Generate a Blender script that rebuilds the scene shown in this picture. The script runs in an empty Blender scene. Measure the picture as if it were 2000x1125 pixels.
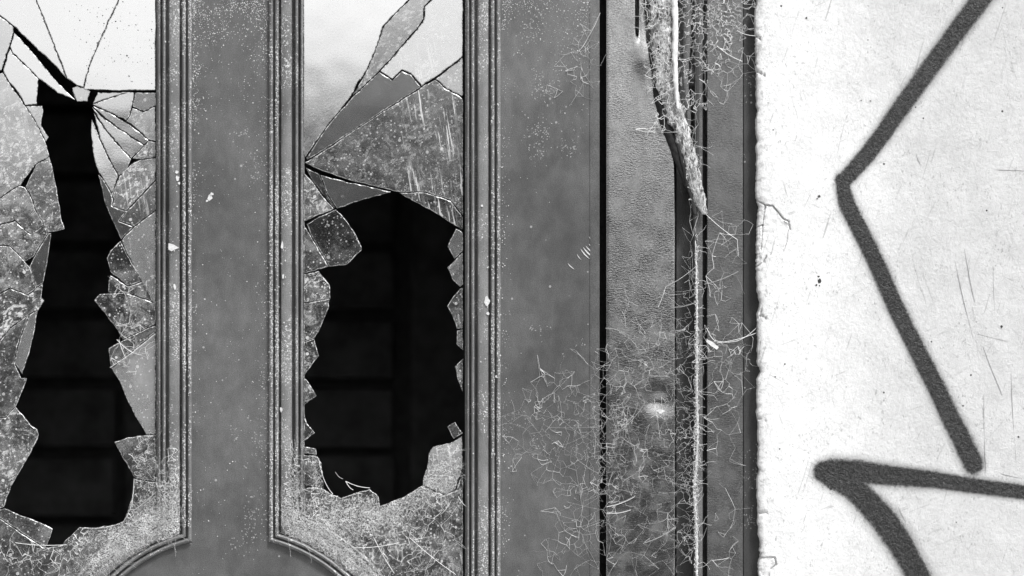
import bpy, bmesh, math, random
import numpy as np
from mathutils import Vector, noise

C = bpy.context.scene
COL = C.collection
R = math.radians

# ------------------------------------------------------------------ camera, world, sun, exposure
S = 0.00065          # metres per photograph pixel in the plane of the door face
D = 2.6              # camera distance from the door face
ZC = 1.4             # camera height

cam_d = bpy.data.cameras.new('camera')
cam = bpy.data.objects.new('camera', cam_d)
COL.objects.link(cam)
cam.location = (0, -D, ZC)
cam.rotation_euler = (R(90), 0, 0)
cam_d.sensor_width = 36
cam_d.lens = 36 * D / (2000 * S)
cam_d.clip_start = 0.05
cam_d.clip_end = 2000
cam_d.dof.use_dof = True
cam_d.dof.focus_distance = D
cam_d.dof.aperture_fstop = 1.6
C.camera = cam

SUN_EL, SUN_AZ = 52, 36      # degrees; azimuth to the right of the viewer's back
w = bpy.data.worlds.new('World')
C.world = w
w.use_nodes = True
nt = w.node_tree
nt.nodes.clear()
sky = nt.nodes.new('ShaderNodeTexSky')
sky.sky_type = 'NISHITA'
sky.sun_disc = False
sky.sun_elevation = R(SUN_EL)
sky.sun_rotation = R(180 - SUN_AZ)
sky.air_density = 1.0
sky.dust_density = 3.0
bw = nt.nodes.new('ShaderNodeRGBToBW')          # a black and white photograph
bg = nt.nodes.new('ShaderNodeBackground')
bg.inputs['Strength'].default_value = 0.15
wo = nt.nodes.new('ShaderNodeOutputWorld')
nt.links.new(sky.outputs[0], bw.inputs[0])
nt.links.new(bw.outputs[0], bg.inputs[0])
nt.links.new(bg.outputs[0], wo.inputs[0])

sd = bpy.data.lights.new('sun', 'SUN')
sd.energy = 2.3
sd.angle = R(10)
sd.color = (1, 1, 1)
sun = bpy.data.objects.new('sun', sd)
COL.objects.link(sun)
a, e = R(SUN_AZ), R(SUN_EL)
to_sun = Vector((math.sin(a) * math.cos(e), -math.cos(a) * math.cos(e), math.sin(e)))
sun.rotation_euler = to_sun.to_track_quat('Z', 'Y').to_euler()
sun.location = to_sun * 20

C.view_settings.view_transform = 'Standard'
C.view_settings.look = 'None'
C.view_settings.gamma = 1
C.view_settings.use_curve_mapping = False
C.view_settings.exposure = 0.55

# ------------------------------------------------------------------ helpers
def P(px, py, y=0.0):
    """a measured photograph point, placed at depth y behind the door face"""
    k = S * (D + y) / D
    return ((px - 1000) * k, y, ZC + (562.5 - py) * k)

def nz(x, y, z=0.0):
    return noise.noise(Vector((x, y, z)))

def link(name, me, mats, root=None, label=None, cat=None, group=None, kind=None):
    if not isinstance(mats, (list, tuple)):
        mats = [mats]
    for m in mats:
        me.materials.append(m)
    o = bpy.data.objects.new(name, me)
    COL.objects.link(o)
    if root is not None:
        o.parent = root
        me.transform(__import__('mathutils').Matrix.Translation(-Vector(ORIG[root.name])))
        ORIG[o.name] = ORIG[root.name]
    else:
        ORIG[o.name] = (0, 0, 0)
    for k, v in (('label', label), ('category', cat), ('group', group), ('kind', kind)):
        if v: o[k] = v
    if cat: o['kind'] = 'thing'
    return o

ORIG = {}
def thing(name, loc, label, cat, group=None):
    o = bpy.data.objects.new(name, None)
    o.empty_display_size = 0.05
    COL.objects.link(o)
    o.location = loc
    ORIG[o.name] = tuple(loc)
    o['label'] = label
    o['category'] = cat
    if group: o['group'] = group
    o['kind'] = 'thing'
    return o

def mesh(name, v, f, smooth=False, mi=None):
    me = bpy.data.meshes.new(name)
    me.from_pydata([tuple(p) for p in v], [], [tuple(q) for q in f])
    if mi is not None:
        me.polygons.foreach_set('material_index', mi)
    if smooth:
        me.polygons.foreach_set('use_smooth', [True] * len(me.polygons))
    me.update()
    return me

def box_mesh(name, x0, x1, y0, y1, z0, z1, bev=0.0, seg=2):
    bm = bmesh.new()
    bmesh.ops.create_cube(bm, size=1)
    for v in bm.verts:
        v.co = Vector(((x0 + x1) / 2 + v.co.x * (x1 - x0), (y0 + y1) / 2 + v.co.y * (y1 - y0), (z0 + z1) / 2 + v.co.z * (z1 - z0)))
    if bev > 0:
        bmesh.ops.bevel(bm, geom=bm.edges[:], offset=bev, segments=seg, affect='EDGES', profile=0.6)
    bmesh.ops.recalc_face_normals(bm, faces=bm.faces)
    me = bpy.data.meshes.new(name)
    bm.to_mesh(me); bm.free()
    return me

def tubes(polys, radii, sides=3):
    """many polylines (arrays k x 3) -> verts, faces"""
    V, F = [], []
    base = 0
    ang = np.arange(sides) * 2 * math.pi / sides
    ca, sa = np.cos(ang), np.sin(ang)
    for pl, r in zip(polys, radii):
        pl = np.asarray(pl, float)
        k = len(pl)
        if k < 2: continue
        t = np.gradient(pl, axis=0)
        t /= np.linalg.norm(t, axis=1)[:, None] + 1e-12
        u = np.cross(t, (0, 1, 0.0))
        u /= np.linalg.norm(u, axis=1)[:, None] + 1e-9
        ww = np.cross(u, t)
        rr = np.full(k, r) if np.isscalar(r) else np.asarray(r)
        ring = pl[:, None, :] + rr[:, None, None] * (ca[None, :, None] * u[:, None, :] + sa[None, :, None] * ww[:, None, :])
        V.append(ring.reshape(-1, 3))
        for i in range(k - 1):
            for j in range(sides):
                j2 = (j + 1) % sides
                F.append((base + i * sides + j, base + i * sides + j2, base + (i + 1) * sides + j2, base + (i + 1) * sides + j))
        base += k * sides
    return np.concatenate(V), F

# ------------------------------------------------------------------ materials
class NT:
    def __init__(self, name):
        self.m = bpy.data.materials.new(name)
        self.m.use_nodes = True
        self.t = self.m.node_tree
        self.t.nodes.clear()
        self.out = self.n('ShaderNodeOutputMaterial')
        self._pos = None
    def n(self, typ, **kw):
        nd = self.t.nodes.new(typ)
        for k, v in kw.items():
            setattr(nd, k, v)
        return nd
    def l(self, a, b):
        if hasattr(a, 'outputs'): a = a.outputs[0]
        self.t.links.new(a, b)
    def put(self, sock, v):
        if isinstance(v, (int, float)): sock.default_value = v
        elif isinstance(v, (tuple, list)): sock.default_value = v
        else: self.l(v, sock)
    def pos(self, scale=(1, 1, 1), rot=(0, 0, 0), loc=(0, 0, 0)):
        if self._pos is None: self._pos = self.n('ShaderNodeNewGeometry')
        src = self._pos.outputs['Position']
        if any(rot):
            m0 = self.n('ShaderNodeMapping')
            m0.inputs['Rotation'].default_value = rot
            self.l(src, m0.inputs[0])
            src = m0.outputs[0]
        mp = self.n('ShaderNodeMapping')
        mp.inputs['Scale'].default_value = scale
        mp.inputs['Location'].default_value = loc
        self.l(src, mp.inputs[0])
        return mp
    def noise(self, vec, scale, detail=3, rough=0.55, dist=0.0):
        nd = self.n('ShaderNodeTexNoise')
        nd.inputs['Scale'].default_value = scale
        nd.inputs['Detail'].default_value = detail
        nd.inputs['Roughness'].default_value = rough
        nd.inputs['Distortion'].default_value = dist
        self.l(vec, nd.inputs['Vector'])
        return nd.outputs[0]
    def voro(self, vec, scale, feature='F1', out='Distance'):
        nd = self.n('ShaderNodeTexVoronoi', feature=feature)
        nd.inputs['Scale'].default_value = scale
        self.l(vec, nd.inputs['Vector'])
        return nd.outputs[out]
    def math(self, op, a, b=0.0, clamp=False):
        nd = self.n('ShaderNodeMath', operation=op, use_clamp=clamp)
        self.put(nd.inputs[0], a); self.put(nd.inputs[1], b)
        return nd.outputs[0]
    def ramp(self, x, a, b, lo=0.0, hi=1.0, smooth=True):
        nd = self.n('ShaderNodeMapRange', interpolation_type='SMOOTHSTEP' if smooth else 'LINEAR')
        self.put(nd.inputs[0], x)
        for i, v in enumerate((a, b, lo, hi)): self.put(nd.inputs[1 + i], v)
        return nd.outputs[0]
    def mixf(self, f, a, b):
        nd = self.n('ShaderNodeMix', data_type='FLOAT')
        self.put(nd.inputs[0], f); self.put(nd.inputs[2], a); self.put(nd.inputs[3], b)
        return nd.outputs[0]
    def grey(self, v):
        nd = self.n('ShaderNodeCombineColor')
        for i in range(3): self.put(nd.inputs[i], v)
        return nd.outputs[0]
    def bump(self, h, strength, dist, normal=None):
        nd = self.n('ShaderNodeBump')
        nd.inputs['Strength'].default_value = strength
        nd.inputs['Distance'].default_value = dist
        self.l(h, nd.inputs['Height'])
        if normal is not None: self.l(normal, nd.inputs['Normal'])
        return nd.outputs[0]
    def attr(self, name, typ='GEOMETRY'):
        nd = self.n('ShaderNodeAttribute', attribute_type=typ, attribute_name=name)
        return nd.outputs['Fac']
    def principled(self, val, rough=0.5, spec=0.5, normal=None, metal=0.0):
        p = self.n('ShaderNodeBsdfPrincipled')
        if isinstance(val, (int, float)): p.inputs['Base Color'].default_value = (val, val, val, 1)
        else: self.l(self.grey(val), p.inputs['Base Color'])
        self.put(p.inputs['Roughness'], rough)
        self.put(p.inputs['Specular IOR Level'], spec)
        self.put(p.inputs['Metallic'], metal)
        if normal is not None: self.l(normal, p.inputs['Normal'])
        return p.outputs[0]
    def mixs(self, f, a, b):
        nd = self.n('ShaderNodeMixShader')
        self.put(nd.inputs[0], f); self.l(a, nd.inputs[1]); self.l(b, nd.inputs[2])
        return nd.outputs[0]
    def done(self, sh):
        self.l(sh, self.out.inputs[0])
        return self.m
    def specks(self, cell, keep, size):
        """sparse round specks: one per Voronoi cell, only in cells picked at random"""
        v = self.n('ShaderNodeTexVoronoi')
        v.inputs['Scale'].default_value = 1.0 / cell
        v.inputs['Randomness'].default_value = 1.0
        self.l(self.pos(), v.inputs['Vector'])
        sep = self.n('ShaderNodeSeparateColor')
        self.l(v.outputs['Color'], sep.inputs[0])
        pick = self.math('LESS_THAN', sep.outputs[0], keep)
        r = self.math('MULTIPLY', sep.outputs[1], size)
        near = self.math('LESS_THAN', v.outputs['Distance'], r)
        return self.math('MULTIPLY', pick, near)

def painted_metal(name, base, grain=0.0, dust=0.15, rough=0.42, chips=0.3, spec=0.5, zone_lo=0.54, metal=0.0, blot=0.28, relief=0.55, wob=2.0):
    t = NT(name)
    big = t.noise(t.pos(), 5.0, 4, 0.6)
    mid = t.noise(t.pos((1, 1, 0.6)), 75, 6, 0.72)
    fine = t.noise(t.pos(), 900, 2, 0.6)
    val = t.math('MULTIPLY', t.ramp(big, 0.3, 0.7, 1 - blot, 1 + blot), base)
    val = t.math('MULTIPLY', val, t.ramp(mid, 0.3, 0.7, 0.88, 1.14))
    val = t.math('MULTIPLY', val, t.ramp(fine, 0.3, 0.7, 0.7, 1.3))
    # dust specks gathered in patches
    zone = t.ramp(t.noise(t.pos(loc=(3, 1, 7)), 11, 4, 0.65), zone_lo, zone_lo + 0.14)
    sp = t.math('MAXIMUM', t.specks(0.0014, t.math('MULTIPLY', zone, 0.5), 0.8), t.math('MULTIPLY', zone, t.ramp(t.noise(t.pos(loc=(6, 6, 2)), 620, 3, 0.7), 0.56, 0.66, 0, 0.7)))
    sp2 = t.specks(0.008, 0.10 * chips, 0.2)
    sp = t.math('MAXIMUM', sp, sp2)
    val = t.mixf(t.math('MULTIPLY', sp, dust * 3, True), val, 0.62)
    film = t.ramp(t.noise(t.pos((1, 1, 0.35), loc=(9, 4, 2)), 26, 6, 0.7), 0.5, 0.8, 0, dust)
    val = t.mixf(film, val, 0.45)
    h = t.math('ADD', t.math('MULTIPLY', fine, 0.25), t.math('MULTIPLY', t.noise(t.pos(loc=(1, 2, 3)), 14, 2), wob))
    if grain > 0:
        g = t.noise(t.pos((0.55, 1, 1.3), loc=(2, 5, 1)), 520, 2, 0.5, 0.6)
        h = t.math('ADD', h, t.math('MULTIPLY', g, grain))
    nrm = t.bump(h, relief, 0.0009)
    rg = t.ramp(t.noise(t.pos(), 40, 3), 0.3, 0.7, rough - 0.06, rough + 0.12)
    return t.done(t.principled(val, rg, spec, nrm, metal))

M = {}
M['door'] = painted_metal('door_paint', 0.102, 0.0, 0.13, 0.38, 0.6, spec=0.4, zone_lo=0.565, blot=0.32)
M['mould'] = painted_metal('moulding_paint', 0.165, 0.0, 0.30, 0.42, 1.0, 0.5, 0.46)
M['jamb'] = painted_metal('jamb_paint', 0.42, 1.5, 0.0, 0.19, 0.0, 0.6, 0.9, 1.0, 0.05, relief=0.15, wob=0.5)
M['outer'] = painted_metal('outer_paint', 0.20, 1.3, 0.02, 0.24, 0.2, 0.5, 0.7, 0.8, 0.1, relief=0.25, wob=0.6)
M['frame'] = painted_metal('frame_paint', 0.10, 1.0, 0.10, 0.40, 0.8)
M['dark'] = painted_metal('dark_parts_and_shade', 0.035, 0.0, 0.12, 0.6, 0.8)  # near-black base; on the recessed strips it stands in for shade

def simple(name, val, rough=0.7, spec=0.3, var=0.3, scale=60, bump=0.3):
    t = NT(name)
    n = t.noise(t.pos(), scale, 5, 0.65)
    v = t.math('MULTIPLY', t.ramp(n, 0.25, 0.75, 1 - var, 1 + var), val)
    return t.done(t.principled(v, rough, spec, t.bump(n, bump, 0.002)))

M['black'] = simple('black_rubber_gap_shade', 0.015, 0.6, 0.3, 0.5, 200)  # also the black put in for the darkness of the door gap
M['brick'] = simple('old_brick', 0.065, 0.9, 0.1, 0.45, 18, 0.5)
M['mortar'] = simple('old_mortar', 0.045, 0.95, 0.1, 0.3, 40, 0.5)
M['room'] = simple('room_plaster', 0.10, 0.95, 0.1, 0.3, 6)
M['road'] = simple('asphalt', 0.05, 0.9, 0.2, 0.3, 30)
M['pave'] = simple('pavement_concrete', 0.36, 0.9, 0.2, 0.3, 10)
M['far'] = simple('far_render', 0.12, 0.9, 0.1, 0.4, 1.2)

def web_mat():
    t = NT('dusty_web')
    n = t.noise(t.pos(), 160, 3)
    d = t.n('ShaderNodeBsdfDiffuse')
    t.l(t.grey(t.ramp(n, 0.3, 0.7, 0.65, 0.88)), d.inputs[0])
    tr = t.n('ShaderNodeBsdfTranslucent')
    tr.inputs[0].default_value = (0.8, 0.8, 0.8, 1)
    return t.done(t.mixs(0.25, d.outputs[0], tr.outputs[0]))
M['web'] = web_mat()
def film_mat():
    t = NT('web_film')
    th = t.attr('thick')
    f1 = t.noise(t.pos((1, 1, 0.3), (0, R(-42), 0)), 520, 4, 0.7, 1.2)
    f2 = t.noise(t.pos((1, 1, 0.35), (0, R(40), 0), (3, 3, 3)), 480, 4, 0.7, 1.2)
    f = t.math('MAXIMUM', t.ramp(f1, 0.46, 0.66), t.ramp(f2, 0.48, 0.68))
    cl = t.ramp(t.noise(t.pos(loc=(2, 9, 4)), 55, 5, 0.7), 0.38, 0.62, 0.15, 1.0)
    al = t.math('MULTIPLY', t.math('MULTIPLY', t.math('ADD', t.math('MULTIPLY', f, 0.9), 0.05), cl), th, True)
    d = t.n('ShaderNodeBsdfDiffuse'); d.inputs[0].default_value = (.8, .8, .8, 1)
    return t.done(t.mixs(al, t.n('ShaderNodeBsdfTransparent').outputs[0], d.outputs[0]))
M['film'] = film_mat()

def glass_mat():
    t = NT('dirty_window_glass')
    dirt = t.attr('dirt', 'OBJECT')
    refl = t.attr('refl', 'OBJECT')
    scr = t.attr('scrape', 'OBJECT')
    smear = t.attr('smear', 'OBJECT')
    painted_sheen = t.attr('painted_sheen', 'OBJECT')
    # waviness of the old pane
    wav = t.noise(t.pos(loc=(4, 0, 2)), 9, 2, 0.5)
    wav2 = t.noise(t.pos(loc=(1, 0, 6)), 420, 2, 0.5)
    nrm = t.bump(t.math('ADD', t.math('MULTIPLY', wav, 3.0), t.math('MULTIPLY', wav2, 0.05)), 0.35, 0.0008)
    gl = t.n('ShaderNodeBsdfGlossy')
    gl.inputs['Color'].default_value = (0.95, 0.95, 0.95, 1)
    t.l(t.attr('rough', 'OBJECT'), gl.inputs['Roughness'])
    t.l(nrm, gl.inputs['Normal'])
    tp = t.n('ShaderNodeBsdfTransparent')
    tp.inputs[0].default_value = (0.55, 0.55, 0.55, 1)
    base = t.mixs(refl, tp.outputs[0], gl.outputs[0])
    # dust film, specks, vertical streaks, scrape marks
    film = t.ramp(t.noise(t.pos(loc=(8, 0, 1)), 26, 9, 0.78, 0.6), 0.44, 0.66, 0.0, 0.95)
    grit = t.ramp(t.noise(t.pos(loc=(2, 0, 3)), 430, 3, 0.7), 0.52, 0.66)
    grit = t.math('MULTIPLY', grit, t.ramp(t.noise(t.pos(), 45, 3), 0.35, 0.65, 0.15, 0.9))
    sp = t.specks(0.0022, 0.22, 0.6)
    sp2 = t.specks(0.009, 0.10, 0.28)
    dd = t.math('ADD', t.math('MULTIPLY', film, 0.55), t.math('MULTIPLY', grit, 0.55))
    dd = t.math('MULTIPLY', dd, dirt)
    dd = t.math('ADD', dd, t.math('MULTIPLY', t.math('MAXIMUM', sp, sp2), t.math('MINIMUM', t.math('MULTIPLY', dirt, 1.6), 0.75)))
    st = t.ramp(t.noise(t.pos((1.0, 1, 0.055), (0, R(9), 0)), 330, 3, 0.6), 0.56, 0.66)
    sepx = t.n('ShaderNodeSeparateXYZ')
    t.l(t.pos(), sepx.inputs[0])
    st = t.math('MULTIPLY', st, t.math('MAXIMUM', t.ramp(sepx.outputs[0], (770 - 1000) * S, (825 - 1000) * S), t.math('LESS_THAN', sepx.outputs[0], (500 - 1000) * S)))
    st = t.math('MULTIPLY', st, t.ramp(t.noise(t.pos((1, 1, 0.4), loc=(5, 2, 0)), 26, 3), 0.45, 0.6))
    dd = t.math('ADD', dd, t.math('MULTIPLY', st, scr))
    sm = t.ramp(t.noise(t.pos(loc=(7, 7, 7)), 38, 6, 0.65, 2.2), 0.48, 0.58)
    sm = t.math('MULTIPLY', sm, t.ramp(t.noise(t.pos((0.5, 1, 1), (0, R(35), 0)), 300, 3, 0.6, 1.0), 0.4, 0.6))
    dd = t.math('ADD', dd, t.math('MULTIPLY', painted_sheen, t.ramp(t.noise(t.pos(loc=(3, 1, 3)), 16, 4), 0.25, 0.75, 0.6, 1.2)))  # even pale tint puts a bright reflection into the shard's colour
    dd = t.math('ADD', dd, t.math('MULTIPLY', sm, smear), True)
    df = t.n('ShaderNodeBsdfDiffuse')
    df.inputs[0].default_value = (0.6, 0.6, 0.6, 1)
    return t.done(t.mixs(t.math('MULTIPLY', dd, 0.92), base, df.outputs[0]))
M['glass'] = glass_mat()

def glass_edge_mat():
    t = NT('chipped_glass_edge')
    n = t.noise(t.pos(), 300, 3, 0.7)
    d = t.principled(t.ramp(n, 0.35, 0.65, 0.25, 0.75), 0.25, 0.8)
    tp = t.n('ShaderNodeBsdfTransparent')
    tp.inputs[0].default_value = (0.5, 0.5, 0.5, 1)
    return t.done(t.mixs(t.ramp(n, 0.40, 0.6, 0.35, 0.95), tp.outputs[0], d))
M['gedge'] = glass_edge_mat()

def wall_bump(t):
    a_ = t.noise(t.pos(), 210, 4, 0.6, 0.4)
    b_ = t.noise(t.pos((1, 1, 0.28), (0, R(-28), 0)), 95, 5, 0.68, 0.5)
    return t.math('ADD', t.math('MULTIPLY', a_, 0.6), t.math('MULTIPLY', b_, 1.3))

def plaster_mat():
    t = NT('white_wall_paint')
    sep = t.n('ShaderNodeSeparateXYZ')
    g = t.n('ShaderNodeNewGeometry')
    t.l(g.outputs['Position'], sep.inputs[0])
    wob = t.noise(t.pos(), 5, 4, 0.6)
    patch = t.ramp(t.math('ADD', sep.outputs[0], t.math('MULTIPLY', wob, 0.12)), 0.42, 0.60)
    v = t.mixf(patch, 0.75, 0.58)
    v = t.math('MULTIPLY', v, t.ramp(t.noise(t.pos(loc=(3, 3, 3)), 30, 5, 0.65), 0.3, 0.7, 0.93, 1.04))
    pit = t.ramp(t.noise(t.pos((1, 1, 0.6), loc=(5, 1, 8)), 340, 3, 0.6), 0.58, 0.70)
    pit = t.math('MULTIPLY', pit, t.ramp(t.noise(t.pos(loc=(1, 8, 8)), 22, 3), 0.4, 0.62, 0.1, 0.8))
    v = t.mixf(t.math('MULTIPLY', pit, 0.75), v, 0.22)
    v = t.mixf(t.specks(0.010, 0.05, 0.14), v, 0.05)
    # hairline scratches running down the paint
    sc = t.ramp(t.noise(t.pos((1, 1, 0.05), (0, R(-17), 0), (2, 0, 4)), 190, 2, 0.5), 0.67, 0.72)
    sc = t.math('MULTIPLY', sc, t.ramp(t.noise(t.pos(loc=(6, 6, 1)), 9, 3), 0.42, 0.58, 0, 0.75))
    v = t.mixf(sc, v, 0.35)
    for (sx, lo, an) in ((260, (2, 7, 4), 16), (320, (8, 7, 1), -26), (300, (1, 5, 6), 62), (330, (4, 1, 6), -70)):
        s2 = t.ramp(t.noise(t.pos((1, 1, 0.07), (0, R(an), 0), lo), sx, 2, 0.5), 0.66, 0.70)
        s2 = t.math('MULTIPLY', s2, t.ramp(t.noise(t.pos(loc=lo), 20, 3), 0.5, 0.64, 0, 0.45))
        v = t.mixf(s2, v, 0.3)
    grime = t.math('MULTIPLY', t.ramp(sep.outputs[0], 0.311, 0.335, 1, 0), t.ramp(t.noise(t.pos(loc=(0, 2, 9)), 120, 5, 0.7), 0.5, 0.62))
    v = t.mixf(t.math('MULTIPLY', grime, 0.5), v, 0.25)
    return t.done(t.principled(v, 0.6, 0.35, t.bump(wall_bump(t), 0.85, 0.0018)))
M['plaster'] = plaster_mat()

def graffiti_mat():
    t = NT('spray_paint')
    r = t.attr('reach')
    n = t.noise(t.pos(), 330, 4, 0.7)
    n2 = t.noise(t.pos(loc=(4, 4, 4)), 900, 2, 0.6)
    rr = t.math('ADD', r, t.math('MULTIPLY', t.math('SUBTRACT', n, 0.5), 0.45))
    rr = t.math('ADD', rr, t.math('MULTIPLY', t.math('SUBTRACT', n2, 0.5), 0.55))
    al = t.math('ADD', t.ramp(rr, 0.58, 1.08, 0.92, 0.0), t.ramp(rr, 0.95, 1.6, 0.20, 0.0), True)
    v = t.ramp(n, 0.35, 0.65, 0.006, 0.036)
    p = t.principled(v, 0.3, 0.5, t.bump(t.math('ADD', wall_bump(t), t.math('MULTIPLY', n, 0.8)), 1.0, 0.0022))
    tp = t.n('ShaderNodeBsdfTransparent')
    return t.done(t.mixs(al, tp.outputs[0], p))
M['graffiti'] = graffiti_mat()

def foam_mat():
    t = NT('rotten_foam')
    n = t.noise(t.pos((1, 1, 0.38)), 230, 6, 0.75, 0.9)
    b = t.noise(t.pos(loc=(3, 0, 1)), 60, 3, 0.6)
    v = t.math('MULTIPLY', t.ramp(n, 0.40, 0.56, 0.05, 0.78), t.ramp(b, 0.35, 0.6, 0.55, 1.05))
    return t.done(t.principled(v, 0.8, 0.2, t.bump(n, 0.9, 0.003)))
M['foam'] = foam_mat()
M['fibre'] = simple('dry_fibre', 0.42, 0.9, 0.1, 0.7, 120)
M['white'] = simple('chipped_white', 0.7, 0.6, 0.3, 0.15, 120)
M['hairline'] = simple('hairline_dirt', 0.45, 0.9, 0.1, 0.3, 200)
M['scratch'] = simple('bare_scratch', 0.62, 0.5, 0.4, 0.15, 300)

# ------------------------------------------------------------------ setting: pavement, road, far wall added for reflections, dark room
def flat(name, x0, x1, y0, y1, z, m):
    return link(name, mesh(name, [(x0, y0, z), (x1, y0, z), (x1, y1, z), (x0, y1, z)], [(0, 1, 2, 3)]), m, kind='structure')
flat('ground', -600, 600, -800, 600, -0.25, M['pave'])
link('road', box_mesh('road', -80, 80, -11, -2.9, -0.24, -0.12), M['road'], kind='structure')
link('pavement', box_mesh('pavement', -80, 80, -2.9, 3.0, -0.24, 0.0), M['pave'], kind='structure')
gw = thing('reflection_wall', (0, -14, -0.25), 'unseen dark wall added across the road, stepped for its reflections', 'wall')  # unseen wall, added so the glass mirrors dark below bright sky
link('wall_body', box_mesh('wall_body', -40, 0.3, -14.3, -14, -0.25, 2.75), M['far'], gw)
link('wall_body', box_mesh('wall_body', 0.302, 40, -14.28, -14.02, -0.25, 2.05), M['far'], gw)  # lower stretch, shaped so the jamb mirrors more sky
link('coping', box_mesh('coping', -40, 0.34, -14.36, -13.94, 2.752, 2.84, 0.01), M['far'], gw)
link('coping', box_mesh('coping', 0.345, 40, -14.34, -13.96, 2.052, 2.13, 0.01), M['far'], gw)

# dark room behind the door
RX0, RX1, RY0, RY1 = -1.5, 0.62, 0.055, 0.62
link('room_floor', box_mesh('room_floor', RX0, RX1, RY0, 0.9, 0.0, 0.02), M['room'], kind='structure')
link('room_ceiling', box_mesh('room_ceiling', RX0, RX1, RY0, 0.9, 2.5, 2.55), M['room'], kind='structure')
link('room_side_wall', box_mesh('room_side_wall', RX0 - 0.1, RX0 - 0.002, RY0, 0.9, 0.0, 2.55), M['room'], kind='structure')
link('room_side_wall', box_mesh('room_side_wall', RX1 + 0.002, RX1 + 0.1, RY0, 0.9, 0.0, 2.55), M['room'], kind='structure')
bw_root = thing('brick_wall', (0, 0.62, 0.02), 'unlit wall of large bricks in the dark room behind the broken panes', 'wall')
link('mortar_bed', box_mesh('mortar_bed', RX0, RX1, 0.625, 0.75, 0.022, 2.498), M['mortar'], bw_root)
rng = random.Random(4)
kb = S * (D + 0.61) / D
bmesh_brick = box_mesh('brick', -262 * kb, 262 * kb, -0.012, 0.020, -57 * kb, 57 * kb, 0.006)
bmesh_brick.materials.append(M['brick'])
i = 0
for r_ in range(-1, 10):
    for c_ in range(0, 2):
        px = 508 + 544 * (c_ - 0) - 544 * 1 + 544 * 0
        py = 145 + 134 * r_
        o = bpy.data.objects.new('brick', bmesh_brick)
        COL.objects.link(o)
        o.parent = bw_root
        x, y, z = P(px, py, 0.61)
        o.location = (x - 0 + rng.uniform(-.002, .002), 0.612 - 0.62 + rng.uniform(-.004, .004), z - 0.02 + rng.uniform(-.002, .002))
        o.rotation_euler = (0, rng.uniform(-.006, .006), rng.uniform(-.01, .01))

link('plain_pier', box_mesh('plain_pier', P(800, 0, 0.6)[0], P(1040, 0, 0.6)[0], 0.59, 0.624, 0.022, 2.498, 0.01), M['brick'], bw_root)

# ------------------------------------------------------------------ door
FLOOR_PY = 562.5 + ZC / S
door = thing('door', (P(450, 0)[0], 0.02, 0.005), 'grey panelled metal door with two tall smashed windows', 'door')
CX, CY, RIN = 450.0, 1366.0, 387.0
TOPY, BOTY = -480.0, 2180.0

def side_path(t, mirror=False, n=44):
    """moulding line at distance t outside the glass edge: straight stile, round bay, straight stile"""
    x = 305 + t
    r = RIN - t
    dx = 450 - x
    yc = CY - math.sqrt(r * r - dx * dx)
    pts = [(x, TOPY - t)]
    for k in range(1, 161): pts.append((x, TOPY - t + (yc - TOPY + t) * k / 160))
    a0 = math.atan2(yc - CY, x - CX)          # about -112 deg
    a1 = -2 * math.pi - a0                    # mirrored below
    for k in range(1, n): 
        aa = a0 + (a1 - a0) * k / n
        pts.append((CX + r * math.cos(aa), CY + r * math.sin(aa)))
    y2 = 2 * CY - yc
    for k in range(0, 7): pts.append((x, y2 + (BOTY + t - y2) * k / 6))
    if mirror: pts = [(900 - p[0], p[1]) for p in pts]
    return pts

PROF = [(0, -11), (0.5, -9), (1.0, -9), (3.0, -9), (3.4, 0.2), (4.6, 3.2), (6.2, 4.0), (7.6, 3.2), (8.3, 1.0), (8.6, -10), (11.9, -10), (12.2, 2.4), (13.6, 5.6), (15.8, 6.4), (17.6, 5.6), (18.6, 2.6),
        (18.9, -10), (24.2, -10), (24.6, 2.8), (26, 4.4), (29, 5.3), (36, 5.7), (42, 5.3), (45.4, 4.2), (46.2, 2.4), (46.5, -8), (50.0, -8), (50.3, 4.2), (51.8, 7.4), (54, 8.4), (56.6, 7.6), (57.9, 5.4),
        (58.2, -7), (61.2, -7), (61.5, 4.6), (62.8, 7.0), (65, 7.8), (67.5, 6.8), (69, 5.0), (69.7, 3.4), (70, -2)]

def sweep(paths, mirror, flip):
    V, F = [], []
    n = len(paths[0])
    for pth, (t, h) in zip(paths, PROF):
        for (px, py) in pth:
            hh = h + 0.35 * nz(px * .02, py * .02, t * .1) + (0.5 * nz(px * .09, py * .09, t * .2) if h > 0 else 0)
            V.append(P(px, py, -hh * 0.001))
    for i in range(len(PROF) - 1):
        for j in range(n - 1):
            q = (i * n + j, i * n + j + 1, (i + 1) * n + j + 1, (i + 1) * n + j)
            F.append(q[::-1] if flip else q)
    return V, F

WIN = []
def add_moulding(paths, flip, name='moulding', root=None):
    V, F = sweep(paths, False, flip)
    me = mesh(name, V, F)
    me.polygons.foreach_set('use_smooth', [True] * len(me.polygons))
    me.set_sharp_from_angle(angle=R(38))
    return link(name, me, M['mould'], root or door)

for mir in (False, True):
    fx = (lambda p: (900 - p[0], p[1])) if mir else (lambda p: p)
    wf = add_moulding([side_path(t, mir) for t, h in PROF], not mir, 'window_frame')
    WIN.append(wf)
    # straight side
    def straight(t):
        ys = np.linspace(TOPY - t, BOTY + t, 280)
        return [fx((-8 - t, yy)) for yy in ys]
    add_moulding([straight(t) for t, h in PROF], mir, root=wf)
    def rail(t, y, s):
        return [fx((xx, y + s * t)) for xx in np.linspace(-8 - t, 305 + t, 8)]
    add_moulding([rail(t, TOPY, -1) for t, h in PROF], not mir, root=wf)
    add_moulding([rail(t, BOTY, 1) for t, h in PROF], mir, root=wf)

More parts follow.
